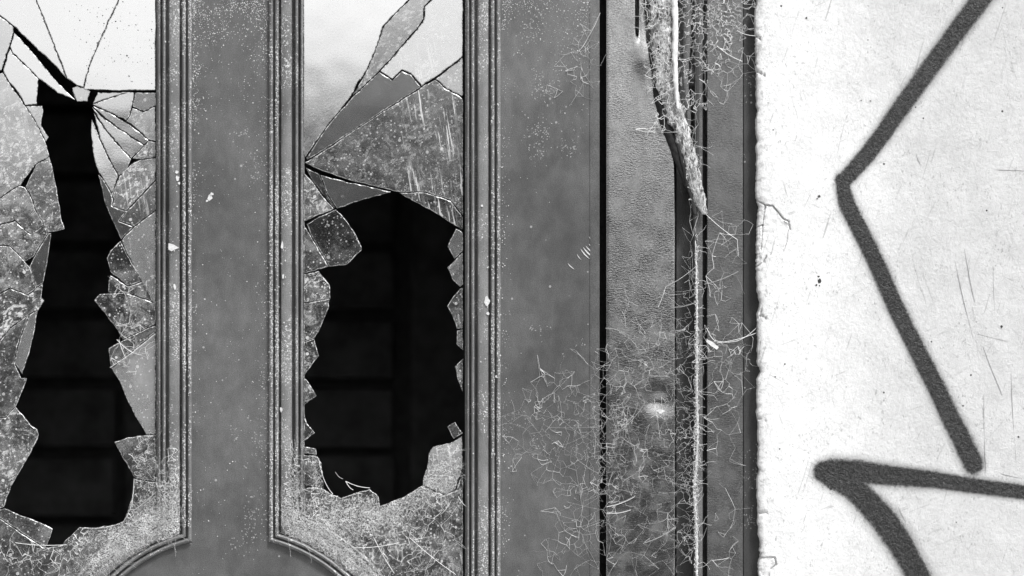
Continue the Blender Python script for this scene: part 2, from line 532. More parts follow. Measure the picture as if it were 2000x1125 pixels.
# slab with two window holes
DX0, DX1 = 900 - 1171, 1171
def slab():
    bm = bmesh.new()
    loops = [[(DX0, -760), (DX1, -760), (DX1, FLOOR_PY - 10), (DX0, FLOOR_PY - 10)]]
    for mir in (False, True):
        t = 58
        side = side_path(t, mir)
        lx = -8 - t
        other = [(900 - lx if mir else lx, BOTY + t), (900 - lx if mir else lx, TOPY - t)]
        loops.append(side + other)
    edges = []
    for lp in loops:
        vs = [bm.verts.new(P(p[0], p[1], 0)) for p in lp]
        for k in range(len(vs)):
            edges.append(bm.edges.new((vs[k], vs[(k + 1) % len(vs)])))
    bmesh.ops.triangle_fill(bm, use_beauty=True, use_dissolve=False, edges=edges)
    bmesh.ops.recalc_face_normals(bm, faces=bm.faces)
    ret = bmesh.ops.extrude_face_region(bm, geom=bm.faces[:])
    for v in [g for g in ret['geom'] if isinstance(g, bmesh.types.BMVert)]:
        v.co.y += 0.04
    bmesh.ops.recalc_face_normals(bm, faces=bm.faces)
    me = bpy.data.meshes.new('slab')
    bm.to_mesh(me); bm.free()
    return me
link('slab', slab(), M['door'], door)
# the thin folded edge of the door sheet along the opening side
link('edge_fold', box_mesh('edge_fold', P(1152, 0)[0], P(1170, 0)[0], -0.0008, 0.0, 0.02, ZC + 800 * S, 0.0003, 1), M['door'], door)

# ------------------------------------------------------------------ glass shards
# polygon in photograph pixels, tilt about x (deg), tilt about z (deg), reflectivity, dirt, scrape, smear, roughness, depth (mm)
SH = []
def sh(pts, tx=0.0, tz=0.0, refl=0.55, dirt=0.3, scrape=0.0, smear=0.0, rough=0.16, y=7.0, painted_sheen=0.0):
    SH.append((pts, tx, tz, refl, dirt, scrape, smear, rough, y, painted_sheen))

T = -478
# ---- left window
sh([(-8, T), (70, T), (70, 0), (105, 88), (130, 153), (105, 125), (70, 93), (27, 51), (-8, 24)], 0.8, 0, .95, .30, .1, .2)
sh([(71, T), (232, T), (232, 0), (205, 55), (175, 125), (163, 170), (150, 166), (131, 153), (106, 88), (71, 0)], 1.2, 0, .97, .12)
sh([(233, T), (304, T), (304, 176), (240, 177), (164, 175), (164, 170), (176, 125), (206, 55), (233, 0)], 1.1, 0, .97, .18)
sh([(140, 172), (150, 167), (164, 172), (177, 178), (172, 190), (171, 198), (150, 198), (146, 190)], 1.0, 0, .7, .3)
sh([(-8, 26), (26, 52), (26, 64), (3, 137), (-8, 143)], .7, 0, .75, .3)
sh([(28, 64), (60, 98), (100, 147), (125, 175), (146, 194), (120, 184), (100, 172), (75, 152), (26, 104), (20, 92)], 1.3, 0, .95, .1)
sh([(19, 96), (26, 106), (75, 154), (72, 190), (72, 204), (50, 205), (32, 175), (18, 160), (6, 139)], 1.0, 0, .92, .15)
sh([(51, 207), (82, 207), (84, 216), (80, 245), (95, 268), (89, 276), (70, 238)], 1.0, 0, .7, .4, 0, .4)
sh([(-8, 146), (5, 142), (18, 162), (50, 208), (70, 240), (89, 278), (97, 305), (70, 320), (40, 360), (-8, 390)], .55, 0, .7, .55, .2, .7)
sh([(97, 306), (105, 340), (113, 385), (120, 430), (126, 447), (112, 451), (94, 454), (86, 438), (68, 405), (62, 385), (50, 365), (71, 321)], .1, 0, .45, .55, 0, .5)
sh([(-8, 392), (39, 362), (49, 366), (61, 387), (67, 406), (85, 438), (60, 457), (30, 430), (-8, 440)], .1, 0, .5, .8, 0, .3)
sh([(-8, 442), (30, 432), (59, 458), (86, 440), (93, 455), (66, 500), (50, 510), (20, 480), (-8, 478)], -.2, 0, .42, .75, 0, .3)
sh([(94, 456), (100, 456), (96, 490), (90, 525), (84, 552), (70, 560), (58, 520), (68, 500)], -.4, 0, .5, .12)
sh([(-8, 480), (20, 482), (50, 512), (58, 522), (70, 562), (55, 575), (20, 562), (-8, 575)], -.2, .2, .42, .7, .2, .3)
sh([(84, 553), (80, 580), (86, 588), (74, 606), (58, 612), (20, 640), (-8, 672), (-8, 578), (20, 564), (56, 577), (71, 563)], .0, 0, .40, .5, 0, 1.0)
sh([(73, 608), (66, 650), (57, 690), (43, 730), (28, 706), (40, 660), (58, 614)], .1, 0, .62, .15, painted_sheen=.16)
sh([(-8, 675), (20, 642), (57, 614), (38, 660), (27, 706), (41, 738), (53, 739), (44, 762), (30, 794), (10, 815), (-8, 812)], .15, 0, .52, .32, 0, .25)
sh([(30, 795), (45, 811), (60, 830), (73, 838), (76, 848), (70, 865), (48, 905), (22, 950), (8, 990), (-8, 995), (-8, 814), (10, 817)], -.1, 0, .45, .62, .2, .55)
sh([(-8, 998), (8, 993), (50, 1010), (90, 1025), (103, 1034), (98, 1050), (89, 1070), (58, 1050), (20, 1025), (-8, 1006)], -.2, 0, .40, .45)
ARC = [(CX + RIN * math.cos(R(d)), CY + RIN * math.sin(R(d))) for d in range(250, 179, -5)]
sh([(-8, 1008), (20, 1027), (58, 1052), (89, 1072), (122, 1064), (125, 1057), (140, 1045), (155, 1029), (190, 1030), (225, 1025), (241, 1018), (249, 1000), (261, 960),
    (263, 937), (304, 942), (304, 1004)] + ARC + [(63, 1366), (70, 1440), (-8, 1440)], -.2, 0, .32, .40)
# right side of the left window: fan from the point of impact
sh([(191, 181), (249, 180), (216, 190), (182, 202)], .8, 0, .75, .10)
sh([(181, 204), (218, 191), (251, 180), (262, 181), (258, 205), (252, 228), (246, 234), (224, 224), (204, 214)], .2, 0, .72, .08, rough=.08)
sh([(264, 181), (304, 181), (304, 206), (281, 217), (259, 208)], -.7, 0, .55, .3)
sh([(259, 211), (280, 219), (304, 208), (304, 276), (291, 273), (268, 251), (247, 236), (254, 228)], .3, 0, .5, .75, .2, .5)
sh([(181, 207), (214, 221), (256, 246), (290, 274), (281, 282), (240, 255), (202, 227)], .36, .3, .62, .08, rough=.08)
sh([(181, 211), (200, 229), (240, 257), (280, 284), (256, 309), (225, 274), (203, 247)], .6, .3, .72, .08, rough=.08)
sh([(183, 220), (203, 250), (224, 276), (256, 311), (246, 334), (232, 343), (212, 305), (196, 270)], .85, .2, .8, .08, rough=.08)
sh([(179, 232), (195, 272), (211, 307), (231, 345), (218, 376), (215, 370), (202, 350), (190, 330), (182, 300), (178, 262)], 1.08, 0, .82, .1, rough=.08)
sh([(218, 379), (234, 345), (257, 320), (275, 313), (304, 308), (304, 350), (247, 411), (219, 401), (223, 390)], .2, 0, .55, .75, .5, .7)
sh([(258, 310), (282, 284), (291, 275), (304, 278), (304, 306), (275, 312)], .1, 0, .5, .6, .4, .5)
sh([(220, 403), (248, 413), (304, 353), (304, 410), (262, 441), (234, 431), (246, 415)], -.1, 0, .55, .45, .4)
sh([(192, 340), (203, 353), (217, 378), (221, 391), (218, 402), (245, 414), (232, 432), (260, 443), (236, 467), (219, 430), (205, 395)], -.6, 0, .5, .10)
sh([(262, 443), (304, 412), (304, 600), (290, 575), (257, 511), (237, 470)], -.05, 0, .58, .25, .2, painted_sheen=.22)
sh([(235, 471), (256, 512), (280, 547), (250, 558), (216, 531), (209, 505), (215, 490)], -1.2, 0, .30, .45)
sh([(216, 537), (250, 560), (281, 549), (302, 586), (302, 590), (245, 570), (211, 571), (213, 548)], -1.0, 0, .32, .6)
sh([(184, 587), (195, 574), (245, 572), (304, 592), (304, 632), (240, 663), (229, 645), (205, 612)], -1.0, 0, .33, .55, 0, .4)
sh([(212, 680), (240, 665), (304, 634), (304, 648), (217, 717)], -.2, 0, .5, .6, .3)
sh([(218, 720), (304, 650), (304, 848), (286, 848), (262, 808), (248, 780), (234, 745)], .2, .1, .62, .22, painted_sheen=.3)
sh([(223, 864), (250, 854), (288, 850), (304, 850), (304, 939), (264, 934), (242, 897)], -.9, 0, .33, .45)

# ---- middle window
sh([(593, T), (800, T), (800, -2), (775, 22), (747, 52), (734, 95), (714, 140), (699, 160), (687, 185), (664, 215), (638, 245), (618, 275), (597, 306), (593, 300)], -.35, 0, .92, .14, .1, .12, .13)
sh([(802, T), (840, T), (842, -2), (828, 12), (826, 36), (818, 50), (788, 85), (740, 139), (691, 185), (715, 141), (735, 96), (748, 54), (777, 22), (801, 0)], -1.0, 0, .5, .25, 0, .55)
sh([(842, T), (904, T), (904, 110), (848, 152), (824, 168), (803, 143), (785, 136), (766, 154), (743, 139), (790, 86), (820, 51), (829, 37), (830, 13), (843, 0)], .2, 0, .74, .8, 1.0, .8)
sh([(690, 188), (741, 141), (766, 157), (785, 139), (802, 146), (822, 170), (760, 209), (682, 260), (640, 288), (600, 312), (598, 309), (640, 246), (666, 216)], -1.35, 0, .36, .06, 0, 0, .19)
sh([(851, 155), (904, 113), (904, 188), (872, 172)], .0, 0, .5, .6, .6, .5)
sh([(596, 318), (640, 290), (690, 256), (760, 211), (824, 171), (849, 156), (872, 174), (904, 192), (904, 420), (880, 391), (830, 374), (778, 375), (760, 370), (690, 354), (630, 334)], -.6, .2, .25, .30, 1.2, .3)
sh([(779, 377), (830, 376), (880, 393), (904, 424), (904, 449), (889, 440), (840, 410)], -1.3, 0, .26, .35, .8)
sh([(626, 342), (690, 358), (764, 375), (706, 391), (659, 407), (642, 384)], -.5, 0, .42, .06)
sh([(597, 328), (624, 340), (640, 382), (655, 406), (650, 404), (630, 378), (610, 352)], -1.5, 0, .25, .12, y=11)
sh([(593, 338), (610, 355), (634, 388), (652, 408), (618, 422), (593, 432)], -.4, 0, .36, .75, 0, .6)
sh([(600, 438), (622, 424), (656, 409), (672, 425), (690, 450), (706, 482), (706, 489), (690, 505), (678, 517), (644, 521), (624, 487), (606, 456)], -2.0, 0, .20, .25)
sh([(593, 440), (604, 456), (623, 489), (642, 521), (593, 534)], -.4, 0, .40, .55)
sh([(593, 536), (622, 530), (644, 556), (645, 583), (593, 591)], -.4, 0, .36, .6, .2, .8)
sh([(593, 593), (643, 584), (642, 600), (626, 640), (614, 661), (593, 667)], -.5, 0, .36, .5, .3, .3)
sh([(593, 669), (614, 662), (622, 695), (601, 724), (593, 734)], -.5, 0, .36, .6, 0, .5)
sh([(593, 738), (600, 742), (606, 752), (618, 774), (593, 791)], -.5, 0, .36, .5, 0, .5)
sh([(593, 806), (600, 828), (615, 845), (593, 862)], -.5, 0, .30, .5)
sh([(594, 872), (617, 876), (618, 889), (594, 885)], .5, 0, .6, .8)
sh([(593, 889), (620, 892), (628, 905), (630, 928), (612, 949), (593, 945)], -1, 0, .26, .45)
ARCM = [(900 - a_[0], a_[1]) for a_ in ARC]
sh([(904, 1440), (830, 1440), (837, 1366)] + ARCM[::-1] + [(594, 1002), (593, 955), (612, 951), (632, 955), (650, 967), (666, 973), (700, 961), (722, 956), (740, 970), (741, 988), (790, 971), (822, 950),
    (868, 968), (890, 958), (904, 925)], -.8, 0, .26, .45, .5, .3)
sh([(846, 872), (880, 865), (903, 852), (903, 915), (888, 956), (868, 965), (826, 948), (826, 935), (834, 915), (838, 886)], .35, 0, .6, .5, .3, painted_sheen=.35)
sh([(890, 446), (904, 453), (904, 489), (888, 506), (874, 481)], .1, 0, .52, .25)
sh([(888, 509), (904, 492), (904, 556), (898, 560), (884, 545), (874, 522)], -.1, 0, .5, .6, .3)
sh([(874, 597), (885, 580), (898, 564), (904, 562), (904, 640), (893, 642), (884, 618)], -.6, 0, .38, .4, .9)
sh([(893, 645), (904, 643), (904, 684), (892, 673)], -.2, 0, .4, .9)
sh([(904, 700), (889, 716), (894, 742), (904, 764)], -.2, 0, .4, .9)
sh([(873, 833), (888, 824), (904, 846), (886, 857)], .2, .5, .55, .3, y=5)

def shard(rec, idx):
    pts, tx, tz, refl, dirt, scrape, smear, rough, y0, painted_sheen = rec
    rg = random.Random(idx)
    ring = []
    n = len(pts)
    for k in range(n):
        a_, b_ = Vector(pts[k]), Vector(pts[(k + 1) % n])
        L = (b_ - a_).length
        m = 1 if max(abs(a_.y), abs(b_.y)) > 1150 and min(a_.y, b_.y) > 1125 else max(1, min(60, int(L / 7)))
        if min(a_.y, b_.y) < -40 and abs(a_.x - b_.x) < 3: m = max(1, int(L / 30))
        for j in range(m):
            p = a_.lerp(b_, j / m)
            q = p + Vector((nz(p.x * .11, p.y * .11, 3.1), nz(p.x * .11, p.y * .11, 9.7))) * 1.5
            q += Vector((nz(p.x * .35, p.y * .35, 5.1), nz(p.x * .35, p.y * .35, 1.7))) * 0.8
            ring.append(q)
    # orientation
    ar = sum(ring[k].x * ring[(k + 1) % len(ring)].y - ring[(k + 1) % len(ring)].x * ring[k].y for k in range(len(ring)))
    if ar < 0: ring.reverse()
    N = len(ring)
    def inset(d, jit=0.0):
        out = []
        for k in range(N):
            e0 = (ring[k] - ring[k - 1]); e1 = (ring[(k + 1) % N] - ring[k])
            n0 = Vector((-e0.y, e0.x)); n1 = Vector((-e1.y, e1.x))
            nn = (n0.normalized() + n1.normalized())
            if nn.length < 0.3: nn = n0
            nn.normalize()
            out.append(ring[k] + nn * (d + jit * rg.random()))
        return out
    cx = sum(p.x for p in ring) / N; cy = sum(p.y for p in ring) / N
    cx = max(0, min(2000, cx)); cy = max(0, min(1125, cy))
    y0 = (y0 + rg.uniform(-.25, .25)) * 0.001
    ttx, ttz = math.tan(R(tx)), math.tan(R(tz + rg.uniform(-.1, .1)))
    def world(pts2, dy):
        out = []
        for p in pts2:
            # positive tx leans the face up towards the sky
            yy = y0 + dy - (cy - p.y) * S * ttx * -1 + (p.x - cx) * S * ttz
            out.append(P(p.x, p.y, yy))
        return out
    o_ = inset(0.12); i_ = inset(0.9, 1.2)
    V = world(i_, 0) + world(o_, 0.0007) + world(o_, 0.0027) + world(i_, 0.0034)
    F = [tuple(range(N))[::-1]]
    mi = [0]
    for lv in range(3):
        for k in range(N):
            k2 = (k + 1) % N
            F.append((lv * N + k, lv * N + k2, (lv + 1) * N + k2, (lv + 1) * N + k)[::1]); mi.append(1)
    F.append(tuple(3 * N + k for k in range(N))); mi.append(0)
    me = mesh('glass_shard', V, F, mi=mi)
    bm = bmesh.new(); bm.from_mesh(me)
    bmesh.ops.recalc_face_normals(bm, faces=bm.faces)
    bm.to_mesh(me); bm.free()
    o = link('glass_shard', me, [M['glass'], M['gedge']], WIN[1 if cx > 450 else 0])
    o['dirt'] = float(dirt); o['refl'] = float(refl); o['scrape'] = float(scrape); o['smear'] = float(smear); o['rough'] = float(rough); o['painted_sheen'] = float(painted_sheen)
for i, rec in enumerate(SH): shard(rec, i)

# ------------------------------------------------------------------ door frame beside the door
fr = thing('doorway', (P(1318, 0)[0], 0.02, 0.0), 'dented grey metal doorway lining between the door and the white wall', 'doorway')
ZT, ZB = ZC + 800 * S, 0.0
def strip(name, a_, b_, y0, y1, m, bev=0.0008, root=fr):
    return link(name, box_mesh(name, P(a_, 0, y0)[0], P(b_, 0, y0)[0], y0, y1, ZB, ZT, bev), m, root)

def jamb_panel():
    """the dented face of the frame: a fine sheet with the dents pushed in"""
    xs = np.concatenate([np.array([1184, 1184.6, 1186, 1188]), np.arange(1191, 1316, 1.5), np.array([1316, 1318, 1319])])
    ys = np.concatenate([np.array([-780, -400, -120]), np.arange(-60, 736, 4.0), np.arange(736, 860, 1.5), np.arange(861, 1190, 4.0), np.array([1300, 1800, FLOOR_PY])])
    V, F = [], []
    for yy in ys:
        for xx in xs:
            h = 2.0
            if xx < 1188: h -= (1188 - xx) ** 2 * 0.09
            if xx > 1315: h -= (xx - 1315) ** 2 * 0.12
            h += 0.9 * nz(xx * .008, yy * .004, 2.2) + 0.12 * nz(xx * .03, yy * .02, 5)
            d = math.hypot((xx - 1287) / 22, (yy - 786) / 17)
            h -= 3.4 * math.exp(-d * d)
            d = math.hypot((xx - 1300) / 18, (yy - 815) / 12)
            h += 0.2 * math.exp(-d * d)
            d = math.hypot((xx - 1354) / 34, (yy - 930) / 42)
            h += 4 * math.exp(-d * d)
            # fold pulled inwards beside the torn seal
            if yy < 90: h -= 6 * max(0, min(1, (xx - 1240) / 8)) * max(0, min(1, (90 - yy) / 35))
            d = math.hypot((xx - 1256) / 16, (yy - 112) / 30)
            h += 2.5 * math.exp(-d * d)
            V.append(P(xx, yy, -h * .001))
    n = len(xs)
    for r_ in range(len(ys) - 1):
        for c_ in range(n - 1):
            F.append((r_ * n + c_, (r_ + 1) * n + c_, (r_ + 1) * n + c_ + 1, r_ * n + c_ + 1))
    # sides folded back
    m0 = len(V)
    for yy in ys: V.append(P(1184, yy, 0.03)); 
    m1 = len(V)
    for yy in ys: V.append(P(1319, yy, 0.026))
    for r_ in range(len(ys) - 1):
        F.append((r_ * n, m0 + r_, m0 + r_ + 1, (r_ + 1) * n))
        F.append((r_ * n + n - 1, (r_ + 1) * n + n - 1, m1 + r_ + 1, m1 + r_))
    me = mesh('jamb_panel', V, F, True)
    me.set_sharp_from_angle(angle=R(50))
    return link('jamb_panel', me, M['jamb'], fr)
jamb_panel()
strip('rebate', 1160, 1200, 0.044, 0.054, M['black'])  # black strip painting the darkness inside the door gap
strip('rebate', 1321, 1385, 0.020, 0.044, M['dark'])  # recess floor with its shade put into the dark colour
# wavy lip of the folded sheet
def lip():
    V, F = [], []
    ys = np.concatenate([np.array([-780.]), np.arange(-60, 1200, 8.0), np.array([1500, FLOOR_PY])])
    for yy in ys:
        wv = 3 * nz(yy * .006, 4.4) + (5 if 880 < yy < 1010 else 0) * -math.exp(-((yy - 950) / 45) ** 2)
        prof = [(1355 + wv, 20), (1356 + wv, 1.0), (1358.5 + wv, -2.6), (1361.5 + wv, -2.4), (1363 + wv, -0.5), (1371.5, 0.5), (1372.5, 3), (1373, 20)]
        for (x, h) in prof: V.append(P(x, yy, h * .001))
    n = 8
    for r_ in range(len(ys) - 1):
        for c_ in range(n - 1):
            F.append((r_ * n + c_, (r_ + 1) * n + c_, (r_ + 1) * n + c_ + 1, r_ * n + c_ + 1))
    me = mesh('folded_lip', V, F, True)
    me.set_sharp_from_angle(angle=R(40))
    link('folded_lip', me, M['frame'], fr)
lip()
strip('outer_panel', 1381, 1451, 0.0, 0.03, M['outer'], 0.0012)
strip('edge_strip', 1452, 1485, 0.007, 0.03, M['dark'])  # dark colour paints the shadow side beside the wall
strip('back_channel', 1186, 1384, 0.056, 0.075, M['black'])
# torn pieces of the inner channel near the top
for (a_, b_, y0_, top, bot, m) in ((1326, 1343, 0.004, -300, 236, 'frame'), (1360, 1366, -0.0035, -300, 330, 'dark')):
    me = box_mesh('channel_strip', P(a_, 0, y0_)[0], P(b_, 0, y0_)[0], y0_, y0_ + 0.012, P(0, bot)[2], P(0, top)[2], 0.001)
    link('channel_strip', me, M[m], fr)

# ------------------------------------------------------------------ white wall
def dist_poly(px, py, poly):
    """(distance, inside) to a polyline/polygon"""
    best = 1e9
    for k in range(len(poly) - 1):
        ax, ay = poly[k]; bx, by = poly[k + 1]
        dx, dy = bx - ax, by - ay
        t = max(0, min(1, ((px - ax) * dx + (py - ay) * dy) / (dx * dx + dy * dy + 1e-9)))
        best = min(best, math.hypot(px - ax - t * dx, py - ay - t * dy))
    return best
def inside(px, py, poly):
    c = False
    j = len(poly) - 1
    for i in range(len(poly)):
        if (poly[i][1] > py) != (poly[j][1] > py) and px < (poly[j][0] - poly[i][0]) * (py - poly[i][1]) / (poly[j][1] - poly[i][1]) + poly[i][0]:
            c = not c
        j = i
    return c
CRACKS = [[(1478, 392), (1492, 400), (1508, 402), (1520, 415), (1530, 428), (1540, 432), (1543, 448)],
          [(1492, 402), (1489, 440), (1487, 488)], [(1478, 443), (1489, 440)],
          [(1478, 521), (1492, 512), (1497, 500)], [(1480, 622), (1486, 616), (1498, 624)], [(1486, 616), (1484, 605)],
          [(1480, 818), (1494, 821)], [(1478, 1002), (1498, 1001)], [(1478, 1089), (1512, 1089), (1516, 1102), (1504, 1112)],
          [(1478, 70), (1488, 78)], [(1480, 140), (1496, 150)]]
SPALL = [(1478, 396), (1508, 404), (1530, 430), (1541, 440), (1538, 470), (1530, 492), (1508, 500), (1497, 500), (1492, 512), (1478, 518)]
PATCH2 = [(1470, 1090), (1512, 1090), (1516, 1102), (1502, 1114), (1502, 1140), (1470, 1140)]
def wall_h(px, py):
    """relief of the plaster in mm towards the viewer"""
    h = 10 + 1.2 * nz(px * .006, py * .006, 1.0) + 0.6 * nz(px * .02, py * .017, 2.0) + 0.22 * nz(px * .07, py * .06, 7.0)
    e = px - 1479
    if e < 14: h -= 3.0 * (1 - max(0, e) / 14) ** 2.5
    if px < 1570:
        if 385 < py < 530 and inside(px, py, SPALL):
            h -= 1.6 + 0.7 * nz(px * .12, py * .1, 4)
            if px < 1489: h += 1.2
        if py > 1080 and inside(px, py, PATCH2): h -= 1.5 + 1.2 * nz(px * .1, py * .1, 8)
        for c_ in CRACKS:
            if abs(c_[0][1] - py) < 130:
                d = dist_poly(px, py, c_)
                if d < 2.0: h -= 4.5 * (1 - d / 2.0)
    return h
def build_wall():
    xs = np.concatenate([np.arange(1479, 1550, 1.6), np.arange(1550, 2090, 4.0), np.array([2150, 2400, 3200])])
    ys = np.concatenate([np.array([-900., -300, -120]), np.arange(-60, 380, 4.0), np.arange(380, 530, 1.6), np.arange(530, 1080, 4.0), np.arange(1080, 1140, 1.6), np.arange(1140, 1200, 6.0), np.array([1350, 1900, FLOOR_PY])])
    V, F = [], []
    n = len(xs)
    for yy in ys:
        rag = 2.4 * nz(yy * .012, 8.8) + 1.6 * nz(yy * .045, 3.3) + 1.8 * nz(yy * .23, 5.5) + 9 * max(0, nz(yy * .04, 1.5) - .2) + 5 * max(0, nz(yy * .15, 4.5) - .3) + (yy - 560) * 0.005
        for xx in xs:
            wgt = max(0, 1 - (xx - 1479) / 40)
            V.append(P(xx + rag * wgt, yy, -wall_h(xx, yy) * .001))
    for r_ in range(len(ys) - 1):
        for c_ in range(n - 1):
            F.append((r_ * n + c_, (r_ + 1) * n + c_, (r_ + 1) * n + c_ + 1, r_ * n + c_ + 1))
    m0 = len(V)
    for r_, yy in enumerate(ys):
        x, y, z = V[r_ * n]
        V.append((x + .0005, 0.035, z))
    m1 = len(V)
    for r_, yy in enumerate(ys):
        x, y, z = V[r_ * n + n - 1]
        V.append((x, 0.2, z))
    for r_ in range(len(ys) - 1):
        F.append((r_ * n, m0 + r_, m0 + r_ + 1, (r_ + 1) * n))
        F.append((r_ * n + n - 1, (r_ + 1) * n + n - 1, m1 + r_ + 1, m1 + r_))
    me = mesh('plaster_wall', V, F, True)
    me.set_sharp_from_angle(angle=R(60))
    link('plaster_wall', me, M['plaster'], None, 'white painted plaster wall with a chipped edge right of the door frame', 'wall')
    globals()['WALL'] = bpy.data.objects['plaster_wall']
build_wall()
# the same house front goes on above and to the left, outside the photograph
link('house_front', box_mesh('house_front', -1.9, P(DX0 - 15, 0)[0], -0.005, 0.2, 0, 3.0), M['plaster'], None, 'white plaster house front left of the door', 'wall')
link('lintel', box_mesh('lintel', P(DX0 - 14.9, 0)[0], 2.0, -0.004, 0.2, ZT + .002, 3.0), M['plaster'], None, 'plain white lintel over the door and its frame', 'lintel')

# ------------------------------------------------------------------ graffiti strokes
def stroke(name, paths, label):
    cell = 4.0
    allp = [p for pth in paths for p in pth]
    x0, x1 = min(p[0] for p in allp) - 60, max(p[0] for p in allp) + 60
    y0, y1 = min(p[1] for p in allp) - 60, max(p[1] for p in allp) + 60
    nx, ny = int((x1 - x0) / cell), int((y1 - y0) / cell)
    X, Y = np.meshgrid(x0 + np.arange(nx + 1) * cell, y0 + np.arange(ny + 1) * cell)
    best = np.full(X.shape, 9.0)
    for pth in paths:
        for (ax, ay, ra), (bx, by, rb) in zip(pth[:-1], pth[1:]):
            dx, dy = bx - ax, by - ay
            t = np.clip(((X - ax) * dx + (Y - ay) * dy) / (dx * dx + dy * dy), 0, 1)
            d = np.hypot(X - ax - t * dx, Y - ay - t * dy) / (ra + t * (rb - ra))
            best = np.minimum(best, d)
    idx = -np.ones(X.shape, int)
    V, A, F = [], [], []
    def vid(r_, c_):
        if idx[r_, c_] < 0:
            idx[r_, c_] = len(V)
            px, py = X[r_, c_], Y[r_, c_]
            V.append(P(px, py, -(wall_h(px, py) + 0.9) * .001)); A.append(best[r_, c_])
        return idx[r_, c_]
    for r_ in range(ny):
        for c_ in range(nx):
            if best[r_:r_ + 2, c_:c_ + 2].min() < 1.9:
                F.append((vid(r_, c_), vid(r_ + 1, c_), vid(r_ + 1, c_ + 1), vid(r_, c_ + 1)))
    me = mesh(name, V, F, True)
    at = me.attributes.new('reach', 'FLOAT', 'POINT')
    at.data.foreach_set('value', A)
    link(name, me, M['graffiti'], None, label, 'graffiti', 'spray painted lines on the white wall')
stroke('graffiti_line', [[(1975, -80, 21), (1915, 0, 21), (1874, 54, 20), (1834, 108, 20), (1795, 162, 19), (1762, 207, 19), (1726, 259, 18), (1694, 302, 18), (1662, 338, 17), (1648, 353, 16)],
                         [(1644, 350, 14), (1649, 376, 16), (1656, 402, 18), (1676, 441, 18), (1698, 484, 18), (1723, 538, 18), (1748, 596, 18), (1777, 654, 18), (1806, 711, 19), (1831, 760, 19), (1856, 814, 20), (1881, 862, 21), (1902, 906, 21)]],
       'dark spray paint line bent like an arrow tip, the upper one on the white wall')
stroke('graffiti_line', [[(2090, 985, 14), (2000, 961, 15), (1892, 947, 16), (1820, 936, 18), (1748, 929, 21), (1676, 921, 25), (1626, 918, 25), (1608, 919, 21)],
                         [(1608, 922, 21), (1636, 936, 25), (1669, 954, 26), (1698, 983, 27), (1726, 1014, 28), (1750, 1048, 28), (1773, 1086, 26), (1797, 1130, 25), (1830, 1200, 24)]],
       'dark spray paint line with a thick rounded fork, the lower one on the white wall')

# ------------------------------------------------------------------ rotten weather strip
ws = thing('weather_strip', P(1300, 0, -0.008), 'torn crusty strip of foam seal hanging from the top of the frame', 'seal')
def lumpy(name, pts, m, depth, flat_=0.55, amp=0.35, fr_=0.05, sides=18, step=3.0, seed=0):
    pts = [Vector(p) for p in pts]
    cl = []
    for k in range(len(pts) - 1):
        L = (pts[k + 1].xy - pts[k].xy).length
        for j in range(max(1, int(L / step))): cl.append(pts[k].lerp(pts[k + 1], j / max(1, int(L / step))))
    cl.append(pts[-1])
    # smooth the centre line
    for _ in range(10):
        cl = [cl[0]] + [(cl[k - 1] + cl[k] * 2 + cl[k + 1]) / 4 for k in range(1, len(cl) - 1)] + [cl[-1]]
    V, F = [], []
    for k, c_ in enumerate(cl):
        t = (cl[min(k + 1, len(cl) - 1)] - cl[max(k - 1, 0)]).xy.normalized()
        nn = Vector((-t.y, t.x))
        for s_ in range(sides):
            an = 2 * math.pi * s_ / sides
            rr = c_.z * (1 + amp * nz(c_.x * fr_ + math.cos(an) * 1.3, c_.y * fr_, math.sin(an) * 1.3 + seed) + amp * .5 * nz(c_.y * fr_ * 4, math.cos(an) * 3, math.sin(an) * 3 + seed))
            px = c_.x + nn.x * rr * math.cos(an); py = c_.y + nn.y * rr * math.cos(an)
            V.append(P(px, py, depth * .001 - rr * S * flat_ * math.sin(an)))
    n = len(cl)
    for k in range(n - 1):
        for s_ in range(sides):
            s2 = (s_ + 1) % sides
            F.append((k * sides + s_, k * sides + s2, (k + 1) * sides + s2, (k + 1) * sides + s_))
    F.append(tuple(range(sides))); F.append(tuple((n - 1) * sides + s_ for s_ in range(sides))[::-1])
    me = mesh(name, V, F, True)
    bm = bmesh.new(); bm.from_mesh(me); bmesh.ops.recalc_face_normals(bm, faces=bm.faces); bm.to_mesh(me); bm.free()
    return link(name, me, m, ws)
lumpy('foam_crust', [(1290, -120, 28), (1292, 0, 27), (1296, 60, 25), (1298, 110, 23), (1302, 160, 19), (1312, 205, 17), (1330, 250, 15), (1346, 300, 13), (1357, 350, 12), (1366, 390, 11), (1376, 414, 7)], M['foam'], -9, .5, .42)
lumpy('rubber_edge', [(1262, -120, 8), (1266, 0, 8), (1272, 70, 8), (1280, 130, 8), (1286, 190, 9), (1300, 240, 10), (1318, 290, 9), (1335, 340, 8), (1348, 372, 6), (1356, 392, 4)], M['black'], -5, .6, .2, seed=3)
lumpy('white_bead', [(1317, -120, 6), (1318, 0, 6.5), (1319, 60, 6), (1318, 120, 5.5), (1321, 180, 4.5), (1324, 214, 2)], M['white'], -19, .6, .5, .06, 10, 3, seed=8)
lumpy('rubber_tail', [(1322, 250, 7), (1336, 310, 8), (1346, 350, 8), (1356, 392, 6), (1358, 420, 3)], M['dark'], -8, .5, .3, seed=5)
lumpy('seal_fold', [(1342, -80, 8), (1342, 60, 8), (1338, 150, 6), (1344, 220, 5), (1346, 250, 3)], M['frame'], -6, .6, .3, seed=11)

